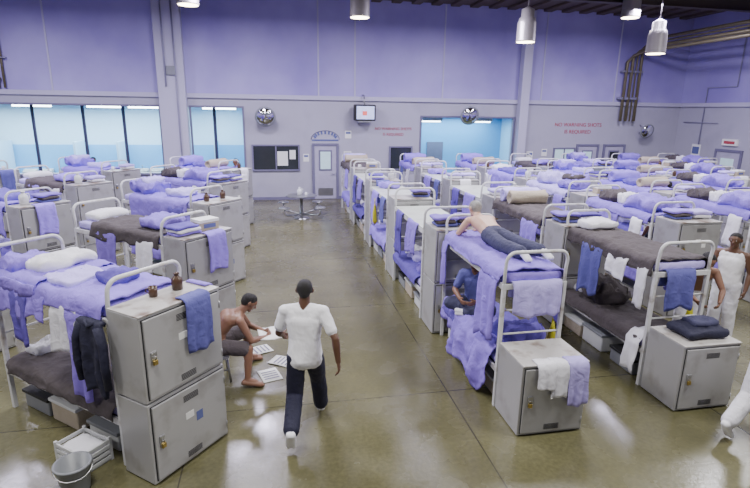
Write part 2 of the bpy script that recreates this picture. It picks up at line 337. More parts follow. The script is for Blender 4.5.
b.tube([(-9.1,YB-.12,4.05),(-9.1,YB-.12,6.3)],.06,'pipe'); b.tube([(-8.9,YB-.12,4.05),(-8.9,YB-.12,7.2)],.04,'pipe'); b.lathe([(.1,0),(.12,.05),(.1,.1)],'pipe',T=Matrix.Translation((-9.1,YB-.14,4.3))); b.box(-9.3,YB-.2,5.0,-8.75,YB-.003,5.05,'steel'); b.obj('pipe_riser')
b=MB(); b.tube([(-3.65,YB-.39,4.2),(-3.65,YB-.39,7.2)],.025,'pipe_paint'); b.tube([(-3.3,YB-.39,0),(-3.3,YB-.39,7.2)],.025,'pipe_paint'); b.box(-3.6,YB-.45,4.6,-3.3,YB-.36,4.9,'plastic_grey'); b.obj('conduit_riser')
b=MB(); b.tube([(XR-.05,19.0,2.3),(XR-.05,19.0,4.6),(XR-.05,17.6,4.6),(XR-.05,17.6,7.1)],.025,'pipe_paint'); b.tube([(XR-.05,18.2,3.2),(XR-.05,20.0,3.2)],.02,'pipe_paint'); b.obj('wall_conduit')

# ------------------------------------------------------------ lockers
LH=.86
def locker_mesh(n,w,d,seed=0,doors=1):
    b=MB(); r=random.Random(seed)
    for i in range(n):
        z=i*LH
        b.box(.0,.012,z+.012,w,d,z+LH-.004,'locker_paint',.008); b.box(.03,.03,z,w-.03,d-.03,z+.02,'dark',0)
        for k in range(doors):
            x0=.035+k*(w-.07)/doors; x1=.035+(k+1)*(w-.07)/doors-(.01 if k<doors-1 else 0)
            b.box(x0-.008,.006,z+.04,x1+.008,.0135,z+LH-.03,'dark',0)
            b.box(x0,-.012,z+.048,x1,.012,z+LH-.038,'locker_paint',.006)
            xc=(x0+x1)/2
            for s_ in range(5):
                for zz in (z+.11,z+LH-.13):
                    b.box(xc-.09,-.0145,zz+s_*.014-.03,xc+.09,-.0115,zz+s_*.014-.024,'dark',0)
            xh=x0+.07; zh=z+LH*.52
            b.box(xh-.03,-.025,zh-.06,xh+.03,-.01,zh+.06,'steel',.004); b.tube([(xh-.012,-.03,zh-.02),(xh-.012,-.035,zh+.015),(xh+.012,-.035,zh+.015),(xh+.012,-.03,zh-.02)],.004,'steel',6); b.box(xh-.022,-.045,zh-.065,xh+.022,-.022,zh-.02,'brass',.004)
            for zz in (z+.15,z+LH-.17): b.tube([(x1+.004,-.01,zz-.04),(x1+.004,-.01,zz+.04)],.008,'steel',6)
            for (sx,sz,ww,hh) in ((xc-.08,z+.5,.1,.07),(xc+.05,z+.42,.08,.1)):
                if r.random()<.4: b.box(sx,-.0145,sz,sx+ww,-.0118,sz+hh,r.choice(['paper','paper','ink']),0)
    z=n*LH; b.box(.002,.0,z-.006,w-.002,d,z+.008,'locker_top',.005)
    return b.mesh('storage_locker')

# ------------------------------------------------------------ bunk beds
W,L=.86,2.1; ZD=1.56; ZL=.5
def loop(b,y,lean=0):
    pts=[(.02,y,1.4),(.02,y,1.72)]
    for i in range(7):
        a=math.pi/2*i/6; pts.append((.02+.12*(1-math.cos(a)),y+lean*(.5+.08*i),1.84+.12*math.sin(a)))
    q=[(W-p[0],p[1],p[2]) for p in pts[::-1]]
    b.tube(pts+q,.022,'frame',8)
def frame(b,under=True):
    for x in (.02,W-.02):
        for y in (.02,L-.02): b.box(x-.024,y-.024,0,x+.024,y+.024,1.58,'frame',.004)
    for z in (ZD,ZL):
        for x in (-.002,W-.033): b.box(x,.04,z-.05,x+.035,L-.04,z+.015,'frame',.004)
        for y in (.0,L-.035): b.box(.03,y,z-.05,W-.03,y+.035,z+.015,'frame',.004)
        b.box(.03,.03,z-.02,W-.03,L-.03,z-.005,'deck',0)
    for y in (.02,L-.02):
        for z in (.95,1.25): b.tube([(.03,y,z),(W-.03,y,z)],.013,'frame',6)
    loop(b,.02,-.03); loop(b,L-.02,.03)
def hang(b,side,p0,p1,ln,mat,seed=0,z0=ZD+.02,fold=.02,fk=5):
    a=.045+.008*(seed%3); ne=max(8,int((p1-p0)*36))
    if side=='L': b.ribbon([(.07,z0-.1),(.04,z0),(.0,z0+.035),(-a*.7,z0),(-a,z0-.1),(-a-.02,z0-ln)],p0,p1,mat,'y',ne=ne,ns=18,fold=fold,fk=fk,hem=.14,seed=seed,amp=.018)
    if side=='R': b.ribbon([(W-.07,z0-.1),(W-.04,z0),(W,z0+.035),(W+a*.7,z0),(W+a,z0-.1),(W+a+.02,z0-ln)],p0,p1,mat,'y',ne=ne,ns=18,fold=fold,fk=fk,hem=.14,seed=seed,amp=.018)
    if side=='F': b.ribbon([(.09,z0-.2),(.06,z0),(.02,z0+.035),(-.03,z0),(-.045,z0-.08),(-.05,z0-ln)],p0,p1,mat,'x',ne=ne,ns=18,fold=fold,fk=fk,hem=.1,seed=seed,amp=.014)
def mattress(b,z,mat,seed): b.soft((W/2,L/2,z+.07),(W-.06,L-.08,.14),.05,mat,(10,18,3),.012,3,seed)
def cover(b,z,mat,h1,h2,y0,y1,seed,fold=.014,amp=.034,lift=0):
    t=z+.16+lift
    b.ribbon([(-.035,z+.02-h1),(-.03,z+.0),(-.02,t-.05),(.04,t),(W*.35,t+.01),(W*.65,t+.01),(W-.04,t),(W+.02,t-.05),(W+.03,z),(W+.035,z+.02-h2)],y0,y1,mat,'y',ne=int(abs(y1-y0)*24),ns=34,amp=amp,freq=4.2,fold=fold,fk=3.3,hem=.14,seed=seed)
def pile(b,c,size,mat,seed): b.soft(c,size,min(size)*.45,mat,(16,16,7),min(size)*.36,5.5,seed)
def bunk(seed,upper,lower='lav',hangs=(),extras=(),low_y0=.08):
    b=MB(); frame(b); r=random.Random(seed)
    if upper=='bare':
        b.box(.0,.05,ZD+.02,W,L-.05,ZD+.045,'board',.006)
    else:
        mattress(b,ZD,'lav_lt' if upper!='lav' else 'lav',seed)
        if upper=='lav': cover(b,ZD,'lav',r.uniform(.0,.15),r.uniform(0,.1),.07,L-.07,seed)
        if upper=='lavlong': cover(b,ZD,'lav',r.uniform(.25,.5),.1,.1,L-.3,seed)
        if upper=='grey': cover(b,ZD,'grey_blanket',.08,.08,.06,L-.45,seed); b.soft((W/2,L-.25,ZD+.2),(.6,.36,.13),.06,'white_cloth',(8,8,4),.02,5,seed,crown=.03)
        if upper=='greyall': cover(b,ZD,'grey_blanket',.06,.1,.05,L-.05,seed)
        if upper=='strip': cover(b,ZD,'lav_lt',.02,.02,.07,L-.1,seed)
    mattress(b,ZL,'lav_lt',seed+3)
    if lower=='lav': cover(b,ZL,'lav',.1,.1,.08,L-.2,seed+5)
    if lower=='dark': cover(b,ZL,'grey_blanket',.02,.02,.08,L-.1,seed+5)
    if lower=='mess': cover(b,ZL,'lav_dk',.02,.02,.3,L-.1,seed+5); pile(b,(W/2,.5,ZL+.22),(.6,.6,.2),'lav',seed)
    if lower=='mess' : pile(b,(W/2,1.4,ZL+.2),(.5,.5,.16),'lav_lt',seed+2)
    if lower=='plain': cover(b,ZL,'lav_dk',.02,.02,.3,L-.1,seed+5)
    else: pile(b,(W/2,L-.25,ZL+.2),(.5,.26,.14),'white_cloth',seed+8)
    for k,y in enumerate((.25,.95,1.5)):
        h=.22+.05*(k%2); b.box(.1,y,.0,W-.12,y+.5,h,('plastic_white','cream_cloth','plastic_grey')[(seed+k)%3],.02); b.box(.08,y-.01,h-.03,W-.1,y+.51,h+.01,('plastic_grey','plastic_white','dark')[(seed+k)%3],.008)
    for i,h in enumerate(hangs): hang(b,*h,seed=seed+i)
    for e in extras: e(b)
    return b.mesh('bunk_bed')
ZT=ZD+.17
VAR=[
 bunk(11,'lavlong','lav',[('L',.2,.6,.7,'lav_dk'),('R',.5,1.1,.5,'lav'),('F',.2,.6,.35,'white_cloth')],[lambda b:pile(b,(W/2,1.65,ZT+.12),(.66,.6,.26),'lav',3),lambda b:pile(b,(.4,1.6,ZT+.25),(.5,.4,.12),'lav_lt',53),lambda b:pile(b,(W/2,.7,ZT+.06),(.5,.45,.14),'lav_lt',14)]),
 bunk(12,'grey','dark',[('L',1.0,1.5,.55,'lav'),('F',.1,.7,.45,'lav'),('L',.15,.5,.4,'white_cloth')],[lambda b:pile(b,(W/2,.5,ZT+.08),(.55,.5,.16),'lav',4)]),
 bunk(13,'lav','mess',[('L',.5,.9,.6,'white_cloth'),('L',1.3,1.7,.8,'blue_cloth'),('R',1,1.4,.4,'lav'),('F',.2,.5,.5,'cream_cloth')],[lambda b:b.roll((W/2,1.6,ZT+.14),'x',.78,.15,'lav',2),lambda b:b.roll((W/2,.5,ZT+.12),'x',.75,.13,'cream_cloth',5),lambda b:pile(b,(W/2,1.05,ZT+.05),(.6,.5,.14),'lav_dk',15)]),
 bunk(14,'strip','lav',[('L',.15,.5,.5,'lav'),('F',.2,.75,.6,'blue_cloth'),('L',1.2,1.5,.45,'navy')],[lambda b:pile(b,(W/2,.45,ZT+.12),(.62,.55,.28),'lav',6),lambda b:pile(b,(W/2,.45,ZT+.27),(.5,.4,.12),'grey_blanket',16),lambda b:pile(b,(W/2,1.5,ZT+.12),(.65,.7,.26),'lav_lt',9)]),
 bunk(15,'bare','mess',[('L',.3,.9,.55,'lav'),('L',1.3,1.75,.8,'lav_dk'),('F',.15,.55,.5,'lav')]),
 bunk(16,'bare','lav',[('L',.9,1.5,.75,'lav'),('L',.1,.5,.5,'blue_cloth'),('F',.3,.6,.4,'white_cloth')],[lambda b:pile(b,(.45,1.75,ZD+.12),(.5,.35,.14),'lav',51)]),
 bunk(17,'greyall','lav',[('L',.1,.7,.6,'lav'),('F',.1,.6,.4,'cream_cloth'),('R',.6,1.2,.5,'lav')],[lambda b:b.roll((W/2,1.75,ZT+.13),'x',.8,.14,'lav_lt',7),lambda b:b.roll((W/2,1.45,ZT+.12),'x',.78,.13,'cream_cloth',8)]),
 bunk(18,'lav','lav',[('L',.9,1.5,.5,'lav'),('F',.1,.7,.4,'lav_dk'),('L',.2,.5,.6,'white_cloth')],[lambda b:pile(b,(W/2,.6,ZT+.1),(.7,.8,.25),'lav',24),lambda b:pile(b,(W/2,1.6,ZT+.08),(.6,.6,.2),'grey_blanket',25),lambda b:pile(b,(.4,1.2,ZT+.1),(.4,.35,.18),'white_cloth',29)]),
 bunk(19,'lavlong','mess',[('L',1.5,1.9,.6,'white_cloth'),('F',.3,.8,.5,'navy'),('R',.2,.6,.5,'lav')],[lambda b:pile(b,(W/2,.9,ZT+.04),(.6,1.2,.12),'lav_dk',34),lambda b:b.soft((W/2,1.8,ZT+.06),(.6,.36,.14),.06,'white_cloth',(10,10,4),.03,5,3,crown=.03)]),
]
LK2=[locker_mesh(2,.84,.6,s) for s in (1,2)]; LK2L=[locker_mesh(2,.93,.42,s) for s in (3,4)]
def mug(col='plastic_white'):
    b=MB(); b.lathe([(.035,0),(.04,.005),(.042,.1),(.038,.1),(.036,.012),(.002,.01)],col,18); b.tube([(.04,0,.08),(.07,0,.075),(.075,0,.045),(.04,0,.025)],.006,col,6); return b.mesh('drinking_mug')
def jug(col,S=1):
    b=MB(); b.lathe([(r*S,z*S) for r,z in ((.06,0),(.075,.01),(.08,.13),(.07,.17),(.035,.2),(.03,.225),(.04,.23),(.04,.25),(.002,.255))],col,20); b.tube([(a*S,0,c*S) for a,c in ((.045,.2),(.1,.19),(.11,.1),(.075,.06))],.01*S,col,6); return b.mesh('plastic_jug')
MUG=mug(); MUGB=mug('plastic_brown'); JUG=jug('plastic_brown',.7); JUGW=jug('plastic_white')
def cbox():
    b=MB(); b.box(-.16,-.12,0,.16,.12,.16,'cream_cloth',.006); b.box(-.165,-.125,.12,.165,.125,.165,'paper',.004); b.box(-.1,-.1265,.04,.1,-.1245,.1,'ink',0); return b.mesh('storage_box')
CB=cbox()
def fold_mesh(mats,seed,n=3):
    b=MB(); z=0; r=random.Random(seed)
    for i in range(n):
        h=r.uniform(.04,.07); b.soft((r.uniform(-.02,.02),0,z+h/2+.008),(r.uniform(.32,.42),r.uniform(.26,.34),h),h*.45,mats[i%len(mats)],(8,8,2),.014,7,seed+i); z+=h*.95
    return b.mesh('folded_clothes')
FC=[fold_mesh(['lav','white_cloth','lav_dk'],1),fold_mesh(['white_cloth','lav_lt'],2,2),fold_mesh(['blue_cloth','grey_blanket','lav'],3)]
def towel_mesh(w,ln,mat,seed):
    b=MB(); b.ribbon([(.1,.02),(.0,.024),(-.04,-.01),(-.055,-.1),(-.06,-ln)],0,w,mat,'x',ne=14,ns=18,fold=.014,fk=7,hem=.12,amp=.008,seed=seed); return b.mesh('hanging_towel')
TW=[towel_mesh(.3,.42,'white_cloth',1),towel_mesh(.36,.5,'blue_cloth',2),towel_mesh(.34,.55,'lav',3)]
def clutter(P,phi,w,d,z,seed):
    r=random.Random(seed); T=Matrix.Translation(P)@Matrix.Rotation(phi,4,'Z')
    xs=[.24,.66]; r.shuffle(xs)
    for i,x in enumerate(xs[:r.choice((1,2,2))]):
        p=T@Vector((min(x,w-.2),d/2+.06+r.uniform(-.02,.02),z+.009)); me,nm=r.choice([(MUG,'drinking_mug'),(JUG,'plastic_jug'),(JUGW,'plastic_jug'),(CB,'storage_box'),(FC[0],'folded_clothes'),(FC[1],'folded_clothes'),(FC[2],'folded_clothes')])
        place(me,nm,p,phi+r.uniform(-.2,.2))
    if r.random()<.6: place(r.choice(TW),'hanging_towel',T@Vector((r.uniform(.08,w-.45),0,z)),phi)
PITCH=2.8
rows=[(2.42,1),(4.58,1),(6.75,1),(8.95,1),(11.1,2),(13.3,3),(15.4,4)]
sel={0:{1:4,2:5,3:4,4:6},1:{1:6,2:4,3:5,4:2},2:{1:7,2:3,3:8,4:2}}
for ri,(x,k0) in enumerate(rows):
    for k in range(k0,5):
        y=4.5+PITCH*k
        v=sel.get(ri,{}).get(k,(0,7,8,2,3,1,7,6)[(ri*3+k*5)%8])
        place(LK2[(ri+k)%2],'storage_locker',(x,y,0)); place(VAR[v],'bunk_bed',(x-.01,y+.66,0))
        clutter((x,y,0),0,.84,.6,2*LH,ri*10+k)
PHI=math.radians(50); cs,sn=math.cos(PHI),math.sin(PHI)
def lw(P,x,y): return (P[0]+cs*x-sn*y,P[1]+sn*x+cs*y)
cols={0:[1,2,3,4],1:[1,2,3,4],2:[2,3,4],3:[3,4],4:[3,4]}
lsel=[[None,1,0,7,2],[0,7,8,1,0],[0,0,7,0,3],[0,0,0,7,1],[0,0,0,8,7]]
for c,ks in cols.items():
    for k in ks:
        P=(-1.25-3.2*c,4.42+2.75*k); place(LK2L[(c+k)%2],'storage_locker',(*P,0),PHI)
        q=lw(P,.03,.49); place(VAR[lsel[c][k]],'bunk_bed',(*q,0),PHI); clutter((*P,0),PHI,.93,.42,2*LH,100+c*10+k)

# --- near left bunk
P1=(-1.2,4.42); LW=.95
def jacket(b,x,y,z,mat):
    b.ribbon([(x+.02,z-.02),(x-.02,z+.01),(x-.04,z-.08),(x-.055,z-.35),(x-.05,z-.74)],y-.17,y+.17,mat,'y',th=.035,ne=20,ns=22,amp=.02,fold=.022,fk=5,hem=.08,seed=4)
    for s_ in (-1,1): b.tube([(x-.04,y+s_*.13,z-.04),(x-.055,y+s_*.2,z-.2),(x-.065,y+s_*.21,z-.42),(x-.05,y+s_*.2,z-.64)],.045,mat,10,r2=.035)
    b.tube([(x-.03,y-.07,z-.01),(x-.05,y,z-.05),(x-.03,y+.07,z-.01)],.02,mat,8)
me=bunk(21,'lav','dark',[('L',.45,.88,.42,'white_cloth'),('L',1.0,1.95,.22,'lav'),('R',.2,.5,.75,'lav_dk'),('R',.6,.8,.6,'lav'),('L',.3,.62,.86,'lav'),('L',1.3,1.6,.5,'lav_dk')],
 [lambda b:jacket(b,-.07,.14,ZD+.02,'navy'),
  lambda b:b.soft((.5,1.55,ZT+.06),(.62,.4,.14),.065,'white_cloth',(14,12,5),.04,5,3,crown=.03),
  lambda b:pile(b,(.35,1.0,ZT+.01),(.5,.5,.07),'lav_lt',13),lambda b:pile(b,(.3,1.9,ZT+.04),(.5,.36,.18),'lav',5),
  lambda b:pile(b,(.5,.55,ZT+.045),(.34,.3,.13),'lav_dk',17),lambda b:cover(b,ZD,'lav',-.13,-.13,1.15,2.0,33,lift=.02,amp=.045)])
q=lw(P1,.05,.5); place(me,'bunk_bed',(*q,0),PHI)
place(locker_mesh(2,LW,.44,8),'storage_locker',(*P1,0),PHI)
def on1(me,nm,x,y,z,rz=0): q=lw(P1,x,y); place(me,nm,(q[0],q[1],z),PHI+rz)
on1(JUG,'plastic_jug',.68,.3,2*LH+.009,1); on1(MUGB,'drinking_mug',.42,.33,2*LH+.009,2)
b=MB(); b.ribbon([(.1,2*LH+.018),(.0,2*LH+.022),(-.038,2*LH-.01),(-.05,2*LH-.1),(-.055,2*LH-.52)],.48,.78,'blue_cloth','x',ne=14,ns=18,fold=.014,fk=7,hem=.08,amp=.008); b.obj('hanging_towel',(*P1,0),PHI)
b=MB(); b.ribbon([(LW-.08,2*LH+.018),(LW,2*LH+.022),(LW+.04,2*LH-.02),(LW+.06,2*LH-.2),(LW+.08,2*LH-.85)],.12,.4,'lav','y',ne=14,ns=20,fold=.018,fk=6,hem=.1,amp=.008); b.obj('hanging_sheet',(*P1,0),PHI)
b=MB(); b.lathe([(.115,0),(.12,.01),(.15,.27),(.165,.275),(.165,.295),(.145,.295),(.112,.02),(.002,.015)],'plastic_grey',28)
b.tube([(math.cos(math.pi*i/12)*.16,-.03-math.sin(math.pi*i/12)*.12,.27-math.sin(math.pi*i/12)*.08) for i in range(13)],.005,'steel',6); b.obj('plastic_bucket',(-1.93,4.52,0),.4)
b=MB(); b.box(-.2,-.15,0,.2,.15,.02,'plastic_white')
for s_ in (-1,1):
    for i in range(4):
        z=.02+i*.06; b.box(-.2,s_*.15-.008,z,.2,s_*.15+.008,z+.04,'plastic_white',.003); b.box(s_*.2-.008,-.15,z,s_*.2+.008,.15,z+.04,'plastic_white',.003)
    for t_ in (-1,1): b.box(s_*.2-.015,t_*.15-.015,0,s_*.2+.015,t_*.15+.015,.26,'plastic_white',.003)
b.soft((0,0,.16),(.36,.27,.12),.05,'white_cloth',(6,6,3),.02,6,2); b.obj('laundry_crate',(-1.98,4.93,0),PHI+1.6)

# --- near right bunk A
XA=2.55
me=bunk(31,'lav','plain',[('L',.1,.6,.8,'lav'),('L',1.85,2.05,.6,'lav'),('F',.12,.78,.38,'lav_lt'),('R',.2,.6,.6,'lav')],
 [lambda b:b.ribbon([(.5,ZL+.2),(.3,ZL+.24),(.05,ZL+.22),(-.05,ZL+.12),(-.1,ZL-.1),(-.12,ZL-.36)],.12,1.4,'lav','y',ne=44,ns=28,fold=.05,fk=1.9,amp=.055,hem=.25,seed=5),
  lambda b:b.ribbon([(-.03,ZL-.12),(-.03,ZL),(0,ZL+.2),(.2,ZL+.22),(.5,ZL+.2)],1.35,1.98,'lav','y',ne=20,ns=14,fold=.03,fk=3,amp=.03,hem=.1,seed=9),
  lambda b:pile(b,(.5,.4,ZL+.28),(.6,.5,.24),'lav_dk',41)])
o=place(me,'bunk_bed',(XA,5.17,0)); o.scale.x=.93; place(locker_mesh(1,.79,.6,5),'storage_locker',(XA,4.54,0))
b=MB(); zt=LH
for x0,x1,ln,m,s_ in ((.16,.38,.28,'white_cloth',1),(.34,.52,.36,'white_cloth',2),(.52,.76,.48,'lav_lt',3)):
    b.ribbon([(.12,zt+.018),(.0,zt+.022),(-.038,zt-.01),(-.055,zt-.1),(-.06,zt-ln)],x0,x1,m,'x',ne=12,ns=18,fold=.014,fk=8,hem=.1,amp=.01,seed=s_)
b.obj('hanging_laundry',(XA,4.54,0))
def bag(loc,z0,z1):
    b=MB(); h=z0-z1; b.tube([(0,0,z0),(0,.01,z0-.15)],.012,'yellow_cloth',6); b.lathe([(.01,z0-.12),(.03,z0-.2),(.05,z0-h*.6),(.06,z1+.06),(.03,z1)],'yellow_cloth',14,wob=.5); b.obj('mesh_laundry_bag',loc)
bag((3.5,5.6,0),1.0,.45); bag((5.65,5.7,0),1.1,.5); bag((2.3,11.6,0),1.5,.9)
# --- near right bunk B
XB=4.67
me=bunk(41,'greyall','dark',[('L',.5,.9,.3,'white_cloth'),('L',1.05,1.55,.7,'blue_cloth'),('L',.1,.28,.5,'white_cloth'),('F',.15,.6,.5,'blue_cloth'),('R',.3,.8,.5,'lav')],
 [lambda b:b.soft((.43,1.85,ZT+.06),(.6,.35,.12),.055,'white_cloth',(8,8,4),.03,5,3,crown=.03),
  lambda b:b.ribbon([(.3,ZL+.2),(.05,ZL+.2),(-.05,ZL+.1),(-.08,ZL-.3)],.05,.3,'white_cloth','y',ne=12,fold=.02,fk=5,amp=.03,hem=.1,seed=2),
  lambda b:pile(b,(.45,1.5,ZL+.3),(.6,.7,.28),'grey_blanket',41)])
o=place(me,'bunk_bed',(XB,5.31,0)); o.scale.x=.93; place(locker_mesh(1,.79,.6,6),'storage_locker',(XB,4.67,0))
b=MB(); b.soft((0,0,.06),(.58,.42,.1),.045,'navy',(12,12,3),.03,5,3); b.soft((.08,.05,.13),(.35,.25,.08),.035,'slate_cloth',(8,8,3),.02,5,5); b.obj('folded_jacket',(XB+.42,4.98,LH+.02))
# table
b=MB(); b.lathe([(.002,.74),(.5,.74),(.52,.75),(.52,.77),(.5,.78),(.002,.78)],'steel',8,smooth=False); b.lathe([(.25,0),(.25,.02),(.06,.04),(.05,.74)],'steel')
for i in range(4):
    a=math.pi/4+i*math.pi/2; x,y=math.cos(a)*.8,math.sin(a)*.8
    b.tube([(0,0,.15),(x*.8,y*.8,.18),(x,y,.25),(x,y,.44)],.03,'steel'); b.lathe([(.002,.44),(.17,.44),(.18,.455),(.17,.47),(.002,.47)],'steel',T=Matrix.Translation((x,y,0)))
me=b.mesh('steel_table_with_stools'); place(me,'steel_table_with_stools',(.85,16.7,0)); place(JUGW,'plastic_jug',(.8,16.75,.78)); place(MUG,'drinking_mug',(1.0,16.6,.78))

# ------------------------------------------------------------ people
_bm=bmesh.new(); bmesh.ops.create_icosphere(_bm,subdivisions=3,radius=1); _bm.verts.ensure_lookup_table()
ICOV=np.array([v.co[:] for v in _bm.verts]); ICOF=[tuple(v.index for v in f.verts) for f in _bm.faces]; _bm.free()
def figure(name,J,o,loc,rz,voxel=.008):
    J={k:Vector(v) for k,v in J.items()}; P=[]
    def c(a,ra,b_,rb,m): P.append((Vector(a),ra,Vector(b_),rb,m))
    sk=o['skin']; top=o.get('top'); tm=o.get('topm') if top else sk; pm=o['pants']; g=.016 if top=='tshirt' else (.007 if top else 0)
    hl,hr=J['hipL'],J['hipR']; pel=(hl+hr)/2; nk=J['neck']; t=(nk-pel).normalized(); hs=(hr-hl).normalized(); ss=(J['shR']-J['shL']).normalized()
    c(hl,.108,hr,.108,pm)
    wa=pel.lerp(nk,.36)+J.get('bend',Vector()); ri=pel.lerp(nk,.68)+J.get('bend',Vector())
    for s in (-1,-.5,0,.5,1):
        c(pel+hs*s*.05,.112,pel.lerp(wa,.35)+hs*s*.055,.105,pm)
        c(pel.lerp(wa,(-.05 if top=='tshirt' else .1) if top else .4)+hs*s*.062,(.112 if top=='tshirt' else .1)+g*1.2,wa+ss*s*.058,.095+g*1.2,tm)
        c(wa+ss*s*.058,.095+g*1.2,ri+ss*s*.08,.1+g,tm); c(ri+ss*s*.08,.1+g,nk-t*.1+ss*s*.115,.068+g,tm)
    for s,sh,el,wr,lab in ((-1,J['shL'],J['elL'],J['wrL'],'L'),(1,J['shR'],J['elR'],J['wrR'],'R')):
        am=tm if top=='tshirt' else sk; gg=g if top=='tshirt' else 0
        c(nk-t*.075+ss*s*.05,.062+gg,sh,.056+gg,am); c(nk-t*.02,.05,sh-ss*s*.03+t*.005,.046+gg,am)
        c(sh,.056,sh.lerp(el,.45),.05,sk); c(sh.lerp(el,.45),.05,el,.039,sk)
        if top=='tshirt': c(sh,.068,sh.lerp(el,.68),.066,tm)
        if top=='tank': c(nk-t*.06+ss*s*.075,.05,ri+ss*s*.09,.09,tm)
        c(el,.04,el.lerp(wr,.3),.042,sk); c(el.lerp(wr,.3),.042,wr,.027,sk)
        d=(wr-el).normalized(); n=J.get('palm'+lab,-ss*s); n=(n-d*n.dot(d)).normalized(); th=n.cross(d)
        if th.dot(J.get('fwd',Vector((0,1,0))))<0: th=-th
        if 'thumb'+lab in J: th=J['thumb'+lab]; th=(th-d*th.dot(d)).normalized()
        cu=o.get('curl',.45)
        for k in range(4):
            off=th*(.03-.02*k); mb=wr+d*.015+off*.5; kb=wr+d*(.088-.004*abs(k-1))+off
            c(mb,.017,kb,.0125,sk); ln=(.07,.08,.074,.056)[k]
            d1=(d*math.cos(cu)+n*math.sin(cu)).normalized(); d2=(d*math.cos(cu*2.2)+n*math.sin(cu*2.2)).normalized(); p1=kb+d1*ln*.5; c(kb,.0105,p1,.0095,sk); c(p1,.0095,p1+d2*ln*.5,.0082,sk)
        tb=wr+d*.025+th*.022; tp=tb+(d*.7+th*.75+n*.25).normalized()*.045; c(tb,.016,tp,.0125,sk); c(tp,.0125,tp+(d*.95+th*.3+n*.3).normalized()*.032,.010,sk)
    for s,hp,kn,an,toe in ((-1,hl,J['knL'],J['anL'],J['toeL']),(1,hr,J['knR'],J['anR'],J['toeR'])):
        c(hp,.088,kn,.056,sk); c(kn,.056,kn.lerp(an,.3),.056,sk); c(kn.lerp(an,.3),.056,an,.037,sk)
        if o.get('long',True):
            c(hp,.108,kn,.092,pm); c(kn,.092,kn.lerp(an,.9),.086,pm)
        else: c(hp,.108,hp.lerp(kn,.85),.098,pm)
        fd=(toe-an); dn=-(kn-an).normalized()
        sm=o.get('shoe',sk); side=(fd.cross(kn-an)).normalized()
        heel=an+dn*.045-fd.normalized()*.045
        if heel.z<.04 and an.z<.2 and an.z>0: heel.z=.04
        for q in (-.014,.014): c(heel+side*q,.036,toe+side*q*1.6,.03,sm)
        c(an,.04,toe.lerp(an,.4)+Vector((0,0,.01)),.035,sm)
        if sm==sk:
            for q in range(5): c(toe+side*(-.03+.015*q),.012,toe+fd.normalized()*(.045-.005*q)+side*(-.03+.015*q),.011,sm)
    H=J['head']; f=J['f'].normalized(); u=J['u']; u=(u-f*u.dot(f)).normalized(); s_=f.cross(u); K=.97
    def h(a,b_,c_): return H+(f*a+u*b_+s_*c_)*K
    c(nk-t*.05,.062,h(-.015,-.06,0),.055,sk)
    c(h(.02,.02,0),.08*K,h(-.03,.025,0),.084*K,sk); c(h(.03,-.01,0),.068*K,h(.035,-.055,0),.052*K,sk); c(h(.06,-.09,0),.028*K,h(.005,-.055,0),.055*K,sk)
    c(h(.092,.005,0),.009,h(.11,-.022,0),.013,sk); c(h(.098,-.028,-.012),.008,h(.098,-.028,.012),.008,sk)
    c(h(.086,-.055,-.018),.0085,h(.086,-.055,.018),.0085,o.get('lip','lip_dark')); c(h(.083,.034,-.035),.01,h(.09,.034,.0),.01,sk); c(h(.083,.034,.035),.01,h(.09,.034,0),.01,sk)
    for q in (-1,1): c(h(-.008,.018,q*.085),.015,h(-.005,-.018,q*.083),.012,sk); c(h(-.018,.008,q*.094),.009,h(-.016,-.008,q*.094),.009,sk); c(h(.092,.036,q*.018),.0055,h(.08,.038,q*.045),.005,o['hair'])
    c(h(-.002,.045,0),.083*K,h(-.038,.03,0),.088*K,o['hair']); c(h(-.05,-.01,0),.068*K,h(-.045,.03,0),.08*K,o['hair'])
    VV=[];FF=[]
    for a,ra,b_,rb,m in P:
        a_=np.array(a); bb=np.array(b_); d=bb-a_; mk=(ICOV@d)<0 if np.linalg.norm(d)>1e-6 else np.ones(len(ICOV),bool)
        v=np.where(mk[:,None],a_+ICOV*ra,bb+ICOV*rb); o_=len(VV)*len(ICOV); VV.append(v); FF.extend([(x+o_,y+o_,z+o_) for x,y,z in ICOF])
    me=bpy.data.meshes.new('tmp'); me.from_pydata(np.concatenate(VV).tolist(),[],FF); ob=bpy.data.objects.new('tmp',me); SC.collection.objects.link(ob)
    r=ob.modifiers.new('r','REMESH'); r.mode='VOXEL'; r.voxel_size=voxel; s=ob.modifiers.new('s','SMOOTH'); s.iterations=3; s.factor=.5
    dg=bpy.context.evaluated_depsgraph_get(); ev=ob.evaluated_get(dg); new=bpy.data.meshes.new_from_object(ev); bpy.data.objects.remove(ob)
    n=len(new.polygons); C=np.empty(n*3); new.polygons.foreach_get('center',C); C=C.reshape(-1,3)
    best=np.full(n,1e9); mi=np.zeros(n,int); mats=[]
    for a,ra,b_,rb,m in P:
        if m not in mats: mats.append(m)
        a_=np.array(a); d=np.array(b_)-a_; l2=max(1e-9,d@d); tt=np.clip(((C-a_)@d)/l2,0,1); dist=np.linalg.norm(C-(a_+tt[:,None]*d),axis=1)-(ra+(rb-ra)*tt)
        k=dist<best; best[k]=dist[k]; mi[k]=mats.index(m)
    vs=np.empty(len(new.vertices)*3); new.vertices.foreach_get('co',vs); vs=vs.reshape(-1,3); nr=np.empty(len(new.vertices)*3); new.vertices.foreach_get('normal',nr); nr=nr.reshape(-1,3)
    cl=np.zeros(len(vs),bool); clothm={mats.index(x) for x in (pm,tm) if x!=sk and x in mats}
    for p,mm in zip(new.polygons,mi):
        if mm in clothm:
            for v_ in p.vertices: cl[v_]=True
    for i in np.nonzero(cl)[0]:
        v_=Vector(vs[i]); vs[i]+=nr[i]*(.010*turb(Vector((v_.x*5+v_.z*1.5,v_.y*5,v_.z*3))))
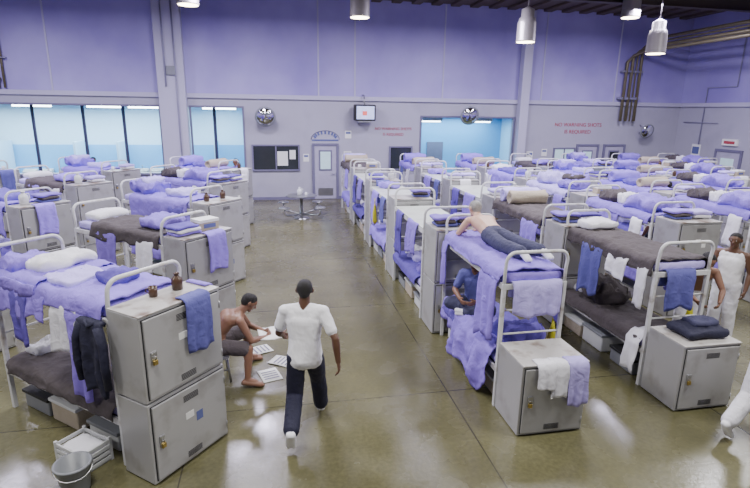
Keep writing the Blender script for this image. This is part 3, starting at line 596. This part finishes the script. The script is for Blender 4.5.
    vs=vs.tolist(); fs=[tuple(p.vertices) for p in new.polygons]; mi=mi.tolist()
    for nm in ('eye_white','eye_iris'): mats.append(nm)
    for q in (-1,1):
        for rr,off,nm in ((.0125,.081,'eye_white'),(.0065,.0885,'eye_iris')):
            c0=np.array(h(off,.014,q*.03)); o_=len(vs); vs.extend((ICOV*rr+c0).tolist()); fs.extend([(x+o_,y+o_,z+o_) for x,y,z in ICOF]); mi.extend([mats.index(nm)]*len(ICOF))
    bpy.data.meshes.remove(new); me=bpy.data.meshes.new(name); me.from_pydata(vs,[],fs)
    for m in mats: me.materials.append(MATS[m])
    me.polygons.foreach_set('material_index',mi); me.polygons.foreach_set('use_smooth',[True]*len(fs)); me.update()
    return place(me,name,loc,rz)
def stand(**k):
    J=dict(hipL=(-.09,0,.93),hipR=(.09,0,.93),knL=(-.1,.03,.5),knR=(.1,.03,.5),anL=(-.11,-.02,.09),anR=(.11,-.02,.09),toeL=(-.13,.13,.032),toeR=(.13,.13,.032),
      neck=(0,.0,1.51),shL=(-.19,0,1.43),shR=(.19,0,1.43),elL=(-.26,-.03,1.15),elR=(.26,-.03,1.15),wrL=(-.26,.08,.9),wrR=(.26,.08,.9),head=(0,.03,1.65),f=(0,1,-.05),u=(0,0,1)); J.update(k); return J
J=stand(hipL=(-.09,-.02,.92),hipR=(.09,.02,.92),knR=(.14,.26,.53),anR=(.17,.38,.1),toeR=(.19,.54,.04),knL=(-.12,.0,.48),anL=(-.15,-.42,.27),toeL=(-.16,-.34,.08),neck=(0,.06,1.5),shL=(-.2,.1,1.42),shR=(.2,.02,1.42),elL=(-.28,.14,1.15),wrL=(-.25,.36,1.02),elR=(.32,-.14,1.18),wrR=(.35,-.16,.92),head=(.01,.1,1.64),f=(.1,1,-.25))
figure('walking_man',J,dict(skin='skin_dark',top='tshirt',topm='shirt_white',pants='navy',shoe='shirt_white',hair='hair_black'),(.26,5.05,0),math.radians(-4),.007)
J=dict(hipL=(-.1,0,.5),hipR=(.1,0,.5),knL=(-.27,.42,.52),knR=(.27,.4,.5),anL=(-.34,.44,.1),anR=(.34,.36,.1),toeL=(-.38,.6,.032),toeR=(.38,.52,.032),neck=(0,.34,.93),bend=(0,-.06,.05),shL=(-.19,.32,.85),shR=(.19,.32,.85),elL=(-.26,.46,.6),elR=(.26,.44,.6),wrL=(-.1,.64,.56),wrR=(.1,.64,.56),head=(0,.46,1.03),f=(.1,.8,-.6),u=(0,.5,.8),palmL=(1,0,.2),palmR=(-1,0,.2),thumbL=(0,0,1),thumbR=(0,0,1))
figure('seated_reading_man',J,dict(skin='skin_mid',pants='grey_blanket',long=False,shoe='skin_mid',hair='hair_black',curl=.7),(-.83,6.42,0),math.radians(-82),.007)
b=MB(); b.box(-.17,-.17,.34,.17,.17,.38,'plastic_white',.015)
for sx in (-1,1):
    for sy in (-1,1): b.tube([(sx*.17,sy*.17,0),(sx*.14,sy*.14,.35)],.015,'steel')
b.tube([(-.155,-.155,.18),(.155,-.155,.18),(.155,.155,.18),(-.155,.155,.18),(-.155,-.155,.18)],.01,'steel',6); b.obj('stool',(-.85,6.42,0),.2)
b=MB(); b.ribbon([(-.15,.02),(0,0),(.15,.02)],-.2,.2,'paper','x',th=.004,ne=8,ns=8,amp=.015); b.obj('newspaper',(-.13,6.5,.56),math.radians(-82))
for i,(x,y,r_) in enumerate(((-.15,6.38,.3),(.02,6.75,1.0),(-.3,7.15,2.0))):
    b=MB(); b.ribbon([(-.17,.004),(0,.012),(.17,.004)],-.13,.13,'paper','x',th=.003,ne=8,ns=8,amp=.004,hem=0)
    for q in range(4): b.box(-.1,-.12+q*.06,.016,.1,-.1+q*.06,.018,'door_frame',0)
    b.obj('sheet_of_paper',(x,y,.006),r_)
J=dict(hipL=(-.09,0,.12),hipR=(.09,0,.12),knL=(-.12,-.43,.09),knR=(.14,-.43,.09),anL=(-.1,-.84,.1),anR=(.2,-.82,.1),toeL=(-.1,-.99,.05),toeR=(.22,-.97,.05),neck=(0,.5,.28),bend=(0,0,.0),shL=(-.19,.43,.24),shR=(.19,.43,.24),elL=(-.3,.5,.05),elR=(.3,.5,.05),wrL=(-.16,.68,.04),wrR=(.16,.68,.04),head=(0,.61,.38),f=(-.2,1,-.2),u=(0,.3,1),palmL=(0,0,-1),palmR=(0,0,-1),thumbL=(1,0,0),thumbR=(-1,0,0))
figure('lying_man',J,dict(skin='skin_light',pants='slate_cloth',shoe='white_cloth',hair='hair_grey',lip='lip_light'),(2.97,6.42,ZT),math.radians(6),.008)
J=dict(hipL=(-.1,0,.12),hipR=(.1,0,.12),knL=(-.3,.3,.14),knR=(.3,.3,.14),anL=(.02,.42,.09),anR=(-.04,.3,.12),toeL=(.16,.4,.06),toeR=(-.17,.3,.08),neck=(0,.12,.64),shL=(-.19,.12,.56),shR=(.19,.12,.56),elL=(-.27,.22,.33),elR=(.27,.22,.33),wrL=(-.12,.4,.27),wrR=(.12,.4,.27),head=(0,.19,.78),f=(.15,1,-.3),u=(0,0,1))
figure('sitting_man',J,dict(skin='skin_mid',top='tshirt',topm='blue_cloth',pants='slate_cloth',shoe='white_cloth',hair='hair_black'),(2.9,6.72,ZL+.14),math.radians(140),.008)
figure('standing_man',stand(elR=(.27,.05,1.15),wrR=(.2,.28,1.1)),dict(skin='skin_dark',top='tank',topm='shirt_white',pants='white_cloth',shoe='white_cloth',hair='hair_black'),(6.95,6.4,0),math.radians(120),.009)
J=stand(neck=(0,.25,1.38),shL=(-.19,.22,1.3),shR=(.19,.22,1.3),elL=(-.26,.36,1.06),elR=(.26,.36,1.06),wrL=(-.15,.55,.95),wrR=(.15,.55,.95),head=(0,.36,1.5),f=(0,1,-.5))
figure('bending_man',J,dict(skin='skin_mid',pants='white_cloth',shoe='white_cloth',hair='hair_black'),(6.15,6.25,0),math.radians(160),.009)
J=stand(knR=(.1,.2,.52),anR=(.1,.3,.1),toeR=(.12,.46,.045),knL=(-.1,-.1,.49),anL=(-.1,-.42,.22),toeL=(-.11,-.33,.05),elL=(-.26,.1,1.15),wrL=(-.25,.32,1.0),elR=(.28,-.14,1.15),wrR=(.29,-.2,.9))
figure('walking_man',J,dict(skin='skin_mid',top='tshirt',topm='shirt_white',pants='white_cloth',shoe='shirt_white',hair='hair_black'),(5.25,4.1,0),math.radians(-75),.01)
fa=figure('standing_man',stand(),dict(skin='skin_dark',top='tshirt',topm='navy',pants='navy',shoe='white_cloth',hair='hair_black'),(8.2,9.6,0),math.radians(20),.012)
fb=figure('standing_man',stand(elR=(.27,.05,1.15),wrR=(.2,.28,1.1)),dict(skin='skin_mid',top='tshirt',topm='lav',pants='navy',shoe='white_cloth',hair='hair_black'),(-6.2,19.6,0),math.radians(170),.012)
place(fa.data,'standing_man',(-3.2,19.3,0),2.6); place(fb.data,'standing_man',(-1.3,18.9,0),2.0); place(fb.data,'standing_man',(7.6,19.4,0),2.9); place(fa.data,'standing_man',(10.5,12.0,0),-.4)

# ------------------------------------------------------------ lights
def area(name,loc,size,power,col,rot=(0,0,0)):
    l=bpy.data.lights.new(name,'AREA'); l.energy=power; l.color=col; l.shape='RECTANGLE'; l.size=size[0]; l.size_y=size[1]; o=bpy.data.objects.new(name,l); o.location=loc; o.rotation_euler=rot; SC.collection.objects.link(o); return o
for x in (-8,-1,5.5,12):
    area('ceiling_light',(x,3.0,6.7),(1.4,1.4),380,(1,.98,.95)); area('ceiling_light',(x,9.5,6.7),(1.4,1.4),520,(.93,.91,1)); area('ceiling_light',(x,15.0,6.7),(1.4,1.4),620,(.78,.73,1))
area('washroom_light',(-8,22.3,3.4),(8,1),640,(.78,.95,1)); area('washroom_light',(-2.2,22.3,3.4),(1.6,1),150,(.78,.95,1)); area('side_room_light',(8,22.6,3.2),(4,1),220,(.5,.85,1))
w=bpy.data.worlds.new('world'); SC.world=w; w.use_nodes=True; w.node_tree.nodes['Background'].inputs[0].default_value=(.62,.62,.78,1); w.node_tree.nodes['Background'].inputs[1].default_value=.4
# ------------------------------------------------------------ camera
cam=bpy.data.cameras.new('camera'); cam.lens=36*510/750; cam.sensor_width=36; co=bpy.data.objects.new('camera',cam); SC.collection.objects.link(co)
co.matrix_world=Matrix.Translation((0,0,3.5))@Matrix.Rotation(math.radians(-11.3),4,'Z')@Matrix.Rotation(math.radians(90-14.7),4,'X')@Matrix.Rotation(math.radians(.9),4,'Z')
SC.camera=co
